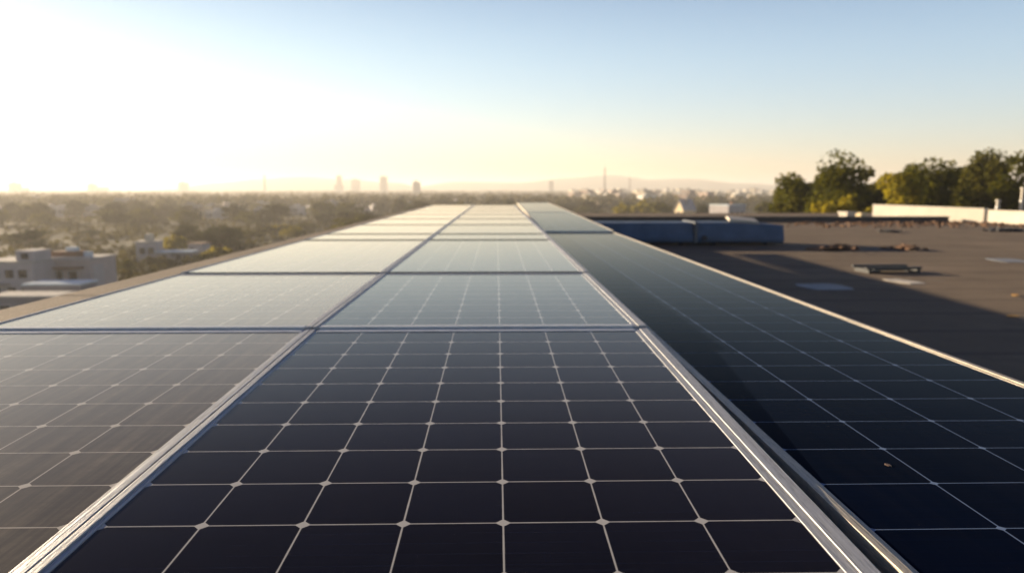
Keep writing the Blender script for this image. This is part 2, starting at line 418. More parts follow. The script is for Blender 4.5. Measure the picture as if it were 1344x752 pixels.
# ------------------------------------------------------------------ solar array
ORD = ['nearest', 'second', 'third', 'fourth', 'fifth', 'sixth', 'seventh', 'eighth', 'ninth', 'tenth', 'eleventh', 'twelfth', 'farthest']
def panel(x0, x1, y0, y1, z, tilt, nu, nv, fl, fr, fe, label, group, cells='cell', side='alu', end='alu_x', cx0=0, side_r=None):
    """x,y in cells; z in metres at the near edge; the frame's widths fl, fr, fe in cells"""
    W, L = (x1-x0)*c, (y1-y0)*c
    t = thing('solar_panel', label, 'solar panel', ((x0+x1)/2*c, y0*c, z), 0, group)
    t.rotation_euler = (R(tilt), 0, 0)
    a, e, f2 = fl*c, fr*c, fe*c
    mb = MB(); gx0, gx1, gy0, gy1 = -W/2+a, W/2-e, f2, L-f2
    i = 0; mb.quad((gx0, gy0, -.004), (gx1, gy0, -.004), (gx1, gy1, -.004), (gx0, gy1, -.004), [(cx0, 0), (cx0+nu, 0), (cx0+nu, nv), (cx0, nv)])
    mb.build('cell_sheet', M[cells], t)
    mb = MB(); mb.quad((gx0, gy0, -.012), (gx0, gy1, -.012), (gx1, gy1, -.012), (gx1, gy0, -.012)); mb.build('backsheet', M['dark_metal'], t)
    for s, (xa, xb) in enumerate(((-W/2, -W/2+a), (W/2-e, W/2))):
        mb = MB(); wd = xb-xa
        if s == 0: o0, o1, i0, i1 = xa, xa+wd*.6, xa+wd*.6, xb
        else: o0, o1, i0, i1 = xb-wd*.6, xb, xa, xb-wd*.6
        mb.box(o0, o1, 0, L, -.042, 0.0)
        mb.box(i0, i1, 0, L, -.018, -.0025)
        mb.build('frame_side', M[side_r if (s and side_r) else side], t, bevel=.0012)
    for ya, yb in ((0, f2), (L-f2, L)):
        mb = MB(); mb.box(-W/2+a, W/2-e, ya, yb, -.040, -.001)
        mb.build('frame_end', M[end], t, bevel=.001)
    return t
LX, MX, RX = (-11.62, -4.185), (-4.165, 3.40), (3.60, 9.30)
rows = [(2.75, 15.72), (15.80, 26.0), (26.1, 42.7), (42.85, 48.2), (48.4, 60.4), (60.55, 72.4), (72.55, 84.4), (84.55, 96.4), (96.55, 108.4), (108.55, 120.4), (120.55, 131)]
for r, (y0, y1) in enumerate(rows):
    nv = max(1, round((y1-y0)*.985))
    if r == 0: z, tl = -.007 - (y1-y0)*c*math.sin(R(1.4)), 1.4
    else: z, tl = (0, .006, .009, .011, .013, .015, .017, .019, .021, .023)[r-1], 0.0
    far = 'bright hazy reflection' if r > 1 else ('dark' if r == 0 else 'greyish')
    lab_l = ['nearest left solar panel, veiled by warm dusty glare', 'second left solar panel beside the tan parapet',][r] if r < 2 else f'{ORD[r]} solar panel from the camera in the left column'
    lab_m = ['nearest middle solar panel, dark cells with white diamonds between them', 'second middle solar panel, just past the blue-white crossbar'][r] if r < 2 else f'{ORD[r]} solar panel from the camera in the middle column'
    if r == len(rows)-1: lab_l, lab_m = 'farthest solar panel at the end of the left column', 'farthest solar panel at the end of the middle column'
    fe = .20 if r < 2 else .09
    panel(*LX, y0, y1, z, tl, 7, nv, .12, .165, fe, lab_l, 'solar panels of the left column', cells='cell_dust_glare', end='alu_x' if r < 2 else 'dark_metal')
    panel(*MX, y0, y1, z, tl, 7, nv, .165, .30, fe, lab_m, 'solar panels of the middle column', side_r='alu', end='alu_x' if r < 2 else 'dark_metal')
zr = -.3*c
rr_ = [(2.2, 55.5)]
labs = ['long deep blue right-hand solar panel crossed by a shadow band', '', 'far right-hand solar panel raised a little above the shadowed one', 'last right-hand solar panel at the far end of the array']
panel(RX[0], RX[1], *rr_[0], zr, 0, 4, 48, .165, .20, .03, labs[0], 'solar panels of the right column', 'cell_blue', 'alu_warm_lit', 'dark_metal')
panel(RX[0], RX[1], 55.8, 88, zr+.016, .78, 4, 28, .165, .20, .12, labs[2], 'solar panels of the right column', 'cell_blue', 'alu_warm_lit', 'alu_x')
panel(RX[0], RX[1], 88.1, 128, zr+.018+32.3*c*math.sin(R(.78)), .55, 4, 36, .165, .20, .12, labs[3], 'solar panels of the right column', 'cell_blue', 'alu_warm_lit', 'alu_x')

k = thing('mounting_rack', 'metal mounting rack carrying the solar panels above the roof', 'rack', (0, 0, RZ))
for x in (-11.0, -4.3, 2.9, 4.3, 8.8):
    zt = -RZ - .17
    mb = MB(); mb.box(x*c-.03, x*c+.03, 3*c, 127*c, zt-.06, zt); mb.build('rail', M['steel'], k)
    for y in (4, 26, 48, 72, 96, 120):
        mb = MB(); mb.box(x*c-.025, x*c+.025, y*c-.025, y*c+.025, .012, zt-.061); mb.box(x*c-.09, x*c+.09, y*c-.09, y*c+.09, .001, .0115)
        mb.build('leg', M['steel'], k)
for y in (8, 21, 34, 46, 58, 78, 98, 118):
    mb = MB(); mb.box(-11.3*c, 9.0*c, y*c-.02, y*c+.02, -RZ-.169, -RZ-.13); mb.build('crossbar', M['steel'], k)

# ------------------------------------------------------------------ things on the roof
d = thing('rooftop_duct', 'low dark blue boxy duct lying across the roof behind the array', 'duct', (0, 18.9, RZ))
def duct_sec(x0, x1, h0, h1, bulge):
    mb = MB(); pts = [(0, .06), (-.05, .16), (-.06, .34), (-.03, .5), (.04, 1.0), (.1, 1.0), (1.1, 1.0), (1.16, .9), (1.16, .06)]
    n = len(pts); seg = 10
    for j in range(seg+1):
        q = j/seg; x = x0+(x1-x0)*q; h = h0+(h1-h0)*q + bulge*math.sin(math.pi*q)
        for (y, z) in pts: mb.v.append((x, y, z*h if z > .06 else z))
    for j in range(seg):
        for i in range(n): mb.f.append((j*n+i, (j+1)*n+i, (j+1)*n+(i+1) % n, j*n+(i+1) % n))
    mb.f.append(tuple(range(n))); mb.f.append(tuple(seg*n+n-1-i for i in range(n)))
    return mb
duct_sec(1.9, 5.27, .60, .60, .0).build('duct_section', M['duct'], d, bevel=.02)
duct_sec(5.37, 7.72, .60, .53, .03).build('duct_section', M['duct'], d, bevel=.02)
mb = MB(); mb.box(5.275, 5.365, -.08, 1.2, .04, .63); mb.build('flange', M['duct_trim'], d, bevel=.01)
for x in (2.4, 4.9, 5.8, 7.2):
    mb = MB(); mb.box(x, x+.12, .1, 1.05, .001, .058); mb.build('skid', M['dark_metal'], d)
mb = MB(); mb.tube((5.55, -.03, .2), (5.55, -.12, .2), .075, .075, 14); mb.build('drain_plug', M['felt_dark'], d)
s = MB(); mb = s
mm = Matrix.Translation((6.75, 19.45, RZ+.62)) @ Euler((R(3), R(5), R(-12))).to_matrix().to_4x4()
mb.box(-.38, .38, -.5, .5, 0, .07, mm)
tag(mb.build('cover_slab', M['white_paint'], bevel=.01), 'pale sunlit slab lying on the right end of the blue duct', 'slab')

def roof_pt(px, py):
    Y = 930*(CH-RZ)/(py-248.0); return atx(px, Y), Y
x, y = roof_pt(1176, 360)
f = thing('metal_frame', 'low dark open metal frame lying on the roof at the shadow edge', 'frame', (x, y, RZ), R(3))
mb = MB()
mb.box(-.52, .52, -.03, .03, .075, .115); mb.box(-.52, .52, .40, .46, .075, .115); mb.build('rail', M['dark_metal'], f, bevel=.004)
for sx in (-.47, .43):
    mb = MB(); mb.box(sx, sx+.06, -.02, .45, .002, .0745); mb.build('foot', M['dark_metal'], f)
mb = MB(); mb.box(-.34, .30, .035, .38, .045, .07); mb.build('tray', M['pale_sheet'], f)
mb = MB(); mb.box(-.40, -.22, .04, .38, .012, .044); mb.build('block', M['felt_dark'], f)

def sheet(name, label, cat, px, py, w_, d_, rz, mat, th=.004, seed=0):
    x, y = roof_pt(px, py); rr = random.Random(seed); mb = MB(); n = 14
    pts = []
    for i in range(n):
        q = 2*math.pi*i/n; cx_, sy_ = math.cos(q), math.sin(q); m_ = max(abs(cx_), abs(sy_))
        pts.append((cx_/m_*w_/2*rr.uniform(.95, 1.02), sy_/m_*d_/2*rr.uniform(.94, 1.03)))
    mb.v = [(a, b_, .001) for a, b_ in pts] + [(a*.985, b_*.985, th+rr.uniform(0, .006)) for a, b_ in pts]
    mb.f = [tuple(n-1-i for i in range(n)), tuple(n+i for i in range(n))] + [(i, (i+1) % n, n+(i+1) % n, n+i) for i in range(n)]
    o = mb.build(name, mat); o.location = (x, y, RZ+.001); o.rotation_euler = (0, 0, rz)
    return tag(o, label, cat)
sheet('membrane_sheet', 'large pale sheet in the shaded roof left of the metal frame', 'sheet', 1086, 378, .72, .72, R(4), M['pale_sheet'], seed=1)
sheet('membrane_sheet', 'small bright white sheet just below the dark metal frame', 'sheet', 1190, 371, .36, .62, R(12), M['white_paint'], seed=2)
sheet('membrane_sheet', 'pale flat scrap on the sunlit roof by the right picture edge', 'sheet', 1326, 343, .62, .8, R(-6), M['pale_sheet'], seed=3)
sheet('membrane_sheet', 'faint pale scrap between the two brown debris heaps', 'sheet', 1153, 328, .5, .6, R(3), M['felt_dark'], seed=4)

def heap(label, px, py, w_, h_, mat, seed, name='debris_heap', cat='debris'):
    x, y = roof_pt(px, py); rr = random.Random(seed); mb = MB()
    for i in range(46):
        a = rr.gauss(0, .30)*w_; b_ = rr.gauss(0, .2)*w_; q = max(0, 1-abs(a)/w_*1.6)
        s_ = rr.uniform(.03, .09)*(.6+w_)
        m4 = Matrix.Translation((a, b_, .012 + rr.random()*h_*q*.7)) @ Euler((rr.uniform(-.5, .5), rr.uniform(-.5, .5), rr.uniform(0, 6))).to_matrix().to_4x4()
        mb.box(-s_, s_, -s_*.6, s_*.6, 0, s_*.35, m4)
    o = mb.build(name, mat); o.location = (x, y, RZ); return tag(o, label, cat)
heap('dark brown debris heap on the roof nearer the blue duct', 1096, 328, .85, .10, M['rust'], 1)
heap('smaller rusty debris heap right of the dark brown heap', 1190, 328, .55, .12, M['rust'], 2)
heap('small dark clump on the far roof above the two heaps', 1166, 305, .5, .08, M['felt_dark'], 3)
heap('low dark clump near the far white parapet at the right', 1318, 304, .9, .10, M['felt_dark'], 4)
def leaf(label, px, py, s_, rz):
    x, y = roof_pt(px, py); mb = MB()
    pts = [(-s_, 0), (-.5*s_, -.35*s_), (.2*s_, -.4*s_), (s_, -.05*s_), (.3*s_, .4*s_), (-.5*s_, .36*s_)]
    mb.v = [(a, b_, .012+.12*abs(b_)) for a, b_ in pts] + [(a*.96, b_*.96, .018+.12*abs(b_)) for a, b_ in pts]
    n = 6; mb.f = [tuple(n-1-i for i in range(n)), tuple(n+i for i in range(n))] + [(i, (i+1) % n, n+(i+1) % n, n+i) for i in range(n)]
    o = mb.build('dry_leaf', M['dry_leaf']); o.location = (x, y, RZ); o.rotation_euler = (0, 0, rz)
    tag(o, label, 'leaf')
leaf('orange dry leaf low at the right edge in the sunlit wedge of roof', 1340, 420, .10, .3)
leaf('brownish dry leaf at the right edge above the orange one', 1340, 391, .11, 1.0)
lit = MB(); rr = random.Random(9)
for i in range(900):
    px = 1030 + 420*rr.random()**.8; Y = 27.2 + rr.random()**.6*4.9; X = atx(px, Y)
    if X > 22.5 or rr.random() > .35+.65*math.sin(X*1.7)**2: continue
    s_ = rr.uniform(.03, .09)
    m4 = Matrix.Translation((X, Y, RZ+.01)) @ Euler((rr.uniform(-.4, .4), rr.uniform(-.4, .4), rr.uniform(0, 6))).to_matrix().to_4x4()
    lit.box(-s_, s_, -s_*.7, s_*.7, 0, s_*.5, m4)
tag(lit.build('dry_leaf_litter', M['rust']), kind='stuff')

def vent(label, px, Y, w_, h_, mat):
    t = thing('roof_vent', label, 'vent', (atx(px, Y), Y, RZ), R(20))
    mb = MB(); mb.box(-w_*.42, w_*.42, -w_*.42, w_*.42, .001, h_*.75); mb.build('body', mat, t, bevel=.01)
    mb = MB(); mb.box(-w_/2, w_/2, -w_/2, w_/2, h_*.752, h_); mb.build('cap', mat, t, bevel=.015)
vent('white boxy roof vent at the foot of the trees, the larger one', 1110, 34.5, .62, .40, M['white_paint'])
vent('small pale roof vent next to the left end of the white parapet', 1128, 34.9, .44, .33, M['stucco_cream'])
def post(label, px, Y, ytop, r):
    t = thing('vent_post', label, 'post', (atx(px, Y), Y, RZ)); H = hz(ytop, Y)-RZ
    mb = MB(); mb.tube((0, 0, .001), (0, 0, H-.1), r, r*.95, 16); mb.build('pole', M['white_paint'], t, smooth=False)
    mb = MB(); mb.tube((0, 0, H-.0995), (0, 0, H), r*1.35, r*1.2, 16); mb.build('cap', M['white_paint'], t)
    mb = MB(); mb.tube((0, 0, H*.55), (0, 0, H*.55+.06), r*1.2, r*1.2, 16); mb.build('collar', M['steel'], t)
post('tall pale post behind the white parapet at the right edge', 1337, 35.5, 246, .09)
post('short pale post behind the joint of the two white parapets', 1306, 36.0, 262, .09)

# brown fleck lying on the blue panel
Yf = 0.0
mb = MB(); pts = [(-.006, 0), (-.002, -.007), (.003, -.008), (.006, -.002), (.003, .007), (-.002, .008)]
mb.v = [(a, b_, .0) for a, b_ in pts] + [(a*.8, b_*.8, .001) for a, b_ in pts]
mb.f = [tuple(5-i for i in range(6)), tuple(6+i for i in range(6))] + [(i, (i+1) % 6, 6+(i+1) % 6, 6+i) for i in range(6)]
Yf = (CH+.3*c)/math.tan(R(PITCH)+math.atan((612-376)/930))
o = mb.build('leaf_fleck', M['door_brown']); o.location = (atx(1196, Yf*.985), Yf, zr-.0035); tag(o, 'tiny brown leaf fleck lying on the long blue panel', 'leaf')

# ------------------------------------------------------------------ trees
def blob_crown(seed, rx, rz_, n_cl, leaves, size, base_z, shape=1.0, sq=False):
    """leaf faces in many clumps spread through a lopsided crown volume"""
    rr = random.Random(seed); mb = MB(); cl = []
    for i in range(n_cl):
        while True:
            p_ = Vector((rr.uniform(-1, 1), rr.uniform(-1, 1), rr.uniform(-1, 1)))
            if sq and (p_.x**2+p_.y**2)**1.5 + p_.z**4 < 1 and p_.length > .4: break
            if not sq and .35 < p_.length < 1: break
        tap = 1 - max(0, p_.z)*.35*shape
        q = Vector((p_.x*rx*tap, p_.y*rx*tap, p_.z*rz_)) * rr.uniform(.78, 1.1)
        cl.append((q, rr.uniform(.24, .42)*min(rx, rz_*1.3)))
    for q, rad in cl:
        for _ in range(leaves):
            d_ = Vector((rr.gauss(0, 1), rr.gauss(0, 1), rr.gauss(0, .8)))
            d_ = d_.normalized()*rad*rr.random()**.35
            ctr = q + d_; ctr.z += base_z + rz_
            s_ = size*rr.uniform(.55, 1.25)
            a = Vector((rr.gauss(0, 1), rr.gauss(0, 1), rr.gauss(0, .6))).normalized()*s_; b_ = a.cross(Vector((rr.gauss(0, 1), rr.gauss(0, 1), rr.gauss(0, 1)))).normalized()*s_*.62
            mb.quad(ctr-a, ctr-b_*1.0, ctr+a, ctr+b_)
    return mb, cl
def make_tree(name, label, cat, seed, height, rx, crown_lo, n_cl, leaves, size, mat, group=None, shape=1.0, sq=False):
    t = thing(name, label, cat, (0, 0, GZ), 0, group)
    rz_ = (height-crown_lo)/2
    mb, cl = blob_crown(seed, rx, rz_*(1.02 if sq else .93), n_cl, leaves, size, crown_lo, shape, sq)
    mb.build('crown', M[mat], t)
    tr = MB(); r0 = .022*height+.06; top = Vector((.1*rx, .05*rx, crown_lo+rz_*.9))
    tr.tube((0, 0, -.1), top*.5, r0, r0*.75, 9); tr.tube(top*.5, top, r0*.75, r0*.4, 9)
    for i, (q, rad) in enumerate(cl[:9]):
        tr.tube(top*(.55+.045*i), (q.x*.8, q.y*.8, q.z*.8+crown_lo+rz_), r0*.34, r0*.08, 6)
    tr.build('trunk', M['bark'], t)
    return t
# tall trees beyond the roof at the right
def tall_tree(label, px, Y, ytop, wpx, seed, mat, n_cl=74, lv=210, lo=6.0, shape=1.0, size=.2):
    H = hz(ytop, Y) - GZ; rx = wpx/930*Y/2*1.5
    t = make_tree('broadleaf_tree', label, 'tree', seed, H, rx, lo, n_cl, lv, size, mat, 'tall trees beyond the right roof edge', shape, True)
    t.location = (atx(px, Y), Y, GZ); return t
tall_tree('dark olive tree at the left end of the tall tree row', 1050, 66, 233, 58, 11, 'leaf_tall')
tall_tree('tall rounded tree between the dark olive tree and the white parapet', 1110, 60, 211, 84, 12, 'leaf_tall', 80, 210)
tall_tree('yellow-green sunlit tree rising over the left end of the white parapet', 1172, 54, 226, 52, 13, 'leaf_bright', 56, 200)
tall_tree('dense dark tree above the middle of the white parapet', 1216, 60, 219, 74, 14, 'leaf_tall', 78, 210)
tall_tree('tallest tree with two leafy tops above the parapet joint', 1288, 62, 204, 66, 15, 'leaf_olive', 74, 200, 5, 1.5)
tall_tree('dark tree cut by the right picture edge behind the tall post', 1348, 58, 216, 72, 16, 'leaf_tall', 76, 210)
tall_tree('ragged olive tree closing the gap left of the white parapet end', 1142, 64, 230, 48, 21, 'leaf_olive', 60, 200)
tall_tree('lower dark tree filling in left of the tallest two-topped tree', 1246, 66, 231, 54, 22, 'leaf_tall', 60, 200)
tall_tree('mid-height tree between the tallest tree and the tall post', 1318, 66, 224, 48, 23, 'leaf_tall', 60, 200)
tall_tree('narrow olive tree right behind the dark olive tree', 1076, 70, 229, 44, 24, 'leaf_olive', 50, 200)
tall_tree('plain green tree between the yellow-green one and the dense dark one', 1192, 68, 225, 50, 25, 'leaf_tall', 60, 200)
tall_tree('green tree touching the left flank of the two-topped tree', 1266, 70, 221, 44, 26, 'leaf_olive', 56, 200)
tall_tree('low bright bush-like crown under the tall rounded tree', 1092, 55, 266, 50, 17, 'leaf_bright', 40, 180, 8)
tall_tree('low sunlit crown below the tallest tree, just over the parapet', 1255, 50, 256, 40, 18, 'leaf_olive', 40, 180, 8)
tall_tree('low green crown at the foot of the dark olive tree', 1034, 58, 262, 34, 19, 'leaf_olive', 40, 180, 8)

# prototypes of neighbourhood trees
protos = []
spec = [('leaf_dark', 10, 4.2, .9), ('leaf_olive', 9, 3.8, .8), ('leaf_bright', 7, 3.4, .3), ('leaf_dark', 13, 4.0, 1.0), ('leaf_far', 9, 4.6, .4), ('leaf_olive', 11, 4.6, .9)]
LBL = ['dark round', 'olive rounded', 'bright low', 'tall dark', 'broad dull green', 'broad olive']
for i, (m_, h_, r_, lo_) in enumerate(spec):
    protos.append((make_tree('broadleaf_tree', '', 'tree', 40+i, h_, r_, lo_, 34, 60, .46, m_), h_, r_))
used = set()
def put_tree(i, X, Y, H, Wd, label, group):
    t, h_, r_ = protos[i]
    s = (Wd/2/r_, Wd/2/r_, H/h_); rz_ = random.uniform(0, 6)
    if i not in used:
        used.add(i); t.location = (X, Y, GZ); t.rotation_euler = (0, 0, rz_); t.scale = s; t['label'] = label; t['group'] = group; return t
    return dup(t, (X, Y, GZ), rz_, s, label, group)
random.seed(5)
def pix_tree(i, px, ytop, Y, wpx, label, group='trees of the near neighbourhood'):
    return put_tree(i, atx(px, Y), Y, max(3, hz(ytop, Y)-GZ), wpx/930*Y*1.4, label, group)
NT = [
 (3, 41, 298, 190, 30, 'dark tall tree right behind the left stepped white building'),
 (1, 16, 306, 215, 26, 'yellowish tree at the left edge behind the stepped building'),
 (0, 246, 289, 205, 24, 'dark rounded tree top at the left of the big dark clump'),
 (2, 231, 308, 180, 24, 'yellow-green tree at the left foot of the dark clump'),
 (0, 291, 291, 190, 44, 'biggest dark tree of the clump above the parapet'),
 (4, 262, 303, 188, 34, 'dull dark tree between the two dark tree tops of the clump'),
 (2, 283, 323, 150, 30, 'bright yellow-green bush rising just over the tan parapet'),
 (1, 331, 302, 230, 24, 'olive tree right of the big dark clump'),
 (4, 352, 298, 260, 30, 'broad tree behind the olive tree beside the parapet'),
 (2, 373, 294, 262, 32, 'sunlit green tree by the parapet left of the tall dark tree'),
 (2, 386, 302, 240, 24, 'brightest green round tree touching the parapet'),
 (5, 402, 295, 280, 24, 'olive tree right of the brightest green tree'),
 (3, 427, 279, 330, 26, 'tall dark tree standing over the parapet alone'),
 (1, 346, 282, 420, 15, 'small olive tree left of the tall dark parapet tree'),
 (1, 362, 280, 430, 13, 'second small olive tree nearer the tall dark parapet tree'),
 (1, 165, 343, 135, 16, 'scrubby orange-lit bush beside the white building'),
 (4, 205, 338, 140, 40, 'low brownish hedge-like tree under the small white house'),
 (0, 120, 314, 240, 22, 'dark tree behind the roof clutter of the white building'),
 (4, 92, 300, 300, 26, 'dull tree in the haze above the white building'),
 (4, 190, 300, 320, 30, 'dull tree in the haze above the small white house'),
 (2, 817, 268, 300, 22, 'yellow-green bush left in the row beyond the duct'),
 (2, 843, 264, 330, 26, 'bright tree second in the row beyond the duct'),
 (5, 866, 265, 310, 24, 'dark olive tree left of the pale yellow gabled house'),
 (0, 920, 265, 280, 30, 'dark dense tree between the yellow gable and the white house'),
 (2, 940, 270, 265, 18, 'yellow-lit tree touching the left side of the white house'),
 (1, 1004, 260, 220, 24, 'olive tree right of the white house beyond the duct'),
 (4, 772, 262, 420, 26, 'dull tree by the far right corner of the array'),
 (0, 755, 264, 520, 14, 'small dark tree just beyond the far end of the array'),
 (1, 706, 262, 620, 14, 'olive treetop above the far end of the right column'),
 (0, 586, 263, 640, 16, 'dark treetop above the far end of the left column'),
 (0, 611, 264, 640, 14, 'dark treetop above the far left seam of the array'),
 (1, 630, 264, 640, 12, 'olive treetop above the far end of the middle column'),
 (0, 520, 264, 560, 26, 'dark tree beyond the parapet left of the array end'),
 (5, 478, 266, 520, 30, 'olive trees top in the haze left of the array end'),
]
for a in NT: pix_tree(*a)
# the hazy wood of the middle distance
cnt = 0
while cnt < 250:
    px = random.uniform(-40, 1030) if cnt % 3 else random.uniform(-40, 560); Y = random.uniform(210**.5, 900**.5)**2
    if 985 < px and Y < 420: continue
    if px < 450 and Y < 300: continue
    i = random.choice((0, 1, 3, 4, 4, 5)); H = random.uniform(6, 11); Wd = random.uniform(8, 15)
    if Y < 330: H = min(H, 7.5)
    zone = 'left of the array' if px < 560 else ('beyond the far end of the array' if px < 760 else 'beyond the roof at the right')
    put_tree(i, atx(px, Y), Y, H, Wd, f'{LBL[i]} tree in the hazy wood {zone}', f'{LBL[i]} trees in the haze {zone}')
    cnt += 1
# far wood, one mass
fw = MB(); rr = random.Random(77)
for i in range(9000):
    px = rr.uniform(-120, 1440); Y = 520 + 4500*rr.random()**1.7; X = atx(px, Y); h_ = rr.uniform(5, 11)
    for k_ in range(9):
        ctr = Vector((X+rr.gauss(0, 3.2), Y+rr.gauss(0, 3.2), GZ+h_*rr.uniform(.25, .95))); s_ = rr.uniform(1.2, 3.2)
        a = Vector((rr.gauss(0, 1), rr.gauss(0, 1), rr.gauss(0, .6))).normalized()*s_; b_ = a.cross(Vector((rr.gauss(0, 1), rr.gauss(0, 1), rr.gauss(0, 1)))).normalized()*s_*.8
        fw.quad(ctr-a, ctr-b_, ctr+a, ctr+b_)
tag(fw.build('distant_wood', M['leaf_far']), kind='stuff')
ug = MB(); rr = random.Random(78)
for i in range(2600):
    px = rr.uniform(-150, 1100); Y = 118 + 480*rr.random()**1.15; X = atx(px, Y); h_ = rr.uniform(.7, 2.2); sp_ = rr.uniform(1.0, 2.6)
    for k_ in range(10):
        ctr = Vector((X+rr.gauss(0, sp_), Y+rr.gauss(0, sp_), GZ+h_*rr.uniform(.15, .95))); s_ = rr.uniform(.4, 1.1)
        a = Vector((rr.gauss(0, 1), rr.gauss(0, 1), rr.gauss(0, .6))).normalized()*s_; b_ = a.cross(Vector((rr.gauss(0, 1), rr.gauss(0, 1), rr.gauss(0, 1)))).normalized()*s_*.8
        ug.quad(ctr-a, ctr-b_, ctr+a, ctr+b_)
tag(ug.build('shrub_cover', M['leaf_far']), kind='stuff')

# ------------------------------------------------------------------ near buildings on the left
def windows(t, spots, face_y, w_, h_, name='window'):
    for x, z in spots:
        mb = MB(); mb.box(x-w_/2-.1, x+w_/2+.1, face_y-.06, face_y-.003, z-h_/2-.1, z+h_/2+.1); fr_ = mb.build(name, M['stucco_white'], t)
        mb = MB(); mb.box(x-w_/2, x+w_/2, face_y-.075, face_y-.0602, z-h_/2, z+h_/2); mb.build('pane', M['glass'], fr_)
def flat_house(label, px, Y, rz, W, D, H, wall, roofm, wins, group=None, name='flat_roofed_house'):
    t = thing(name, label, 'building', (atx(px, Y), Y, GZ), rz, group)
    mb = MB(); mb.box(-W/2, W/2, 0, D, 0, H); mb.build('wall', M[wall], t)
    mb = MB(); mb.box(-W/2-.15, W/2+.15, -.15, D+.15, H+.002, H+.25); mb.build('roof', M[roofm], t)
    windows(t, wins, 0, 1.2, 1.4)
    return t
# the main white block
Yb = 106.0
t = flat_house('white two-storey block with brown awning and lit right side', 76, Yb, R(2), 8.6, 7.6, 6.3, 'stucco_pink', 'roof_flat', [(-.4, 3.7), (1.7, 3.7), (-2.6, 3.7), (-1.5, 1.2), (2.4, 1.2)])
mb = MB(); mb.box(-3.3, 3.4, -1.0, -.003, 4.95, 5.2); mb.build('awning', M['roof_brown'], t)
mb = MB(); mb.box(-4.45, 4.45, -.3, 0, 6.26, 6.9); mb.build('parapet', M['stucco_white'], t)
mb = MB(); mb.box(-2.4, 1.4, 2.0, 4.8, 6.56, 7.6); pr = mb.build('roof_shed', M['roof_brown'], t)
mb = MB(); mb.box(-.5, .9, 2.6, 3.8, 7.602, 8.3); mb.build('water_tank', M['roof_blue'], t)
mb = MB(); mb.box(2.2, 3.2, 2.4, 3.2, 6.56, 7.5); mb.build('water_tank', M['roof_blue'], t)
t.scale = (1, 1, .87)
mb = MB(); mb.box(4.305, 4.36, .6, 3.6, 1.0, 5.4); mb.build('side_panel', M['stucco_white'], t)
# stepped building at the left edge
t = flat_house('stepped white building at the left edge with dark windows', 2, 101, R(-2), 8.0, 7, 6.8, 'stucco_white', 'roof_flat', [(-1.5, 4.9), (.6, 4.9), (2.5, 4.9), (-1.5, 1.9), (.8, 1.9), (2.8, 1.9)])
mb = MB(); mb.box(1.3, 3.95, .6, 4.2, 7.052, 8.8); up = mb.build('upper_storey', M['stucco_white'], t)
mb = MB(); mb.box(2.1, 3.1, .53, .598, 7.35, 8.35); mb.build('window', M['glass'], up)
t.scale = (1, 1, .83)
mb = MB(); mb.box(-3.6, .6, -1.1, -.003, 3.1, 3.3); mb.build('balcony', M['stucco_grey'], t)
# low pale blue roof in front
t = flat_house('low annexe with a pale blue metal roof in front of the white block', 62, 92, R(1), 7.2, 4.0, 3.6, 'stucco_grey', 'roof_blue', [(-1.6, 1.7), (1.5, 1.7)], name='low_annexe')
t = flat_house('grey low block at the lower left edge beside the parapet', 20, 84, R(0), 8.0, 4, 3.2, 'stucco_grey', 'roof_flat', [(-2.0, 1.6), (-.2, 1.6)], name='low_annexe')
# small white house
t = flat_house('small white cubic house with a rooftop tank between trees', 191, 158, R(8), 4.4, 4.4, 4.2, 'stucco_white', 'roof_flat', [(-.9, 2.4), (.9, 2.4)])
mb = MB(); mb.box(-.6, .9, 1.2, 2.6, 4.452, 6.0); mb.build('water_tank', M['white_paint'], t)
t = flat_house('long low pale shed right of the small white house', 226, 156, R(2), 7.6, 4, 2.2, 'stucco_grey', 'roof_blue', [(-2, 1.1), (1, 1.1)], name='low_shed')
t = flat_house('tiny white and dark hut under the big dark clump', 255, 165, R(-10), 3.6, 3.4, 3.3, 'stucco_white', 'roof_brown', [(-.8, 1.8)])
t = flat_house('dark square block standing in the haze above the white block', 164, 520, R(10), 11, 10, 9.5, 'stucco_grey', 'roof_brown', [(-3, 6), (0, 6), (3, 6)], name='apartment_block')

def gable_house(label, px, Y, rz, W, D, H, RH, wall, roofm, group=None):
    t = thing('gabled_house', label, 'house', (atx(px, Y), Y, GZ), rz, group)
    mb = MB(); mb.poly_prism([(-W/2, 0), (W/2, 0), (W/2, H), (0, H+RH), (-W/2, H)], 0, D); mb.build('wall', M[wall], t)
    mb = MB(); e = .4
    sl_ = RH/(W/2)
    for sg in (-1, 1):
        mb.poly_prism([(0, H+RH+.02), (sg*(W/2+e), H-e*sl_+.02), (sg*(W/2+e), H-e*sl_+.22), (0, H+RH+.25)], -.3, D+.3)
    rf = mb.build('roof', M[roofm], t)
    mb = MB(); mb.box(W*.18, W*.18+.6, D*.4, D*.4+.6, H+RH*.35, H+RH+.8); mb.build('chimney', M['stucco_grey'], rf)
    windows(t, [(-W*.2, H*.55), (W*.2, H*.55)], 0, 1.1, 1.3)
    return t
gable_house('tall pale yellow gabled house lit by the sun beyond the duct', 890, 262, R(-62), 4.4, 6, 8.6, 3.4, 'stucco_cream', 'stucco_white')
gable_house('low orange gabled hut beside the pale yellow gable', 879, 254, R(-58), 4.6, 6, 6.0, 1.2, 'stucco_cream', 'roof_brown')
t = flat_house('white house with a sunlit left face beyond the duct', 966, 232, R(32), 8.4, 8.0, 10.6, 'stucco_white', 'roof_blue', [(-2.6, 7.8), (0, 7.8), (2.6, 7.8)])
mb = MB(); mb.box(1.0, 2.0, 3.0, 4.0, 10.852, 11.7); mb.build('chimney', M['roof_brown'], t)
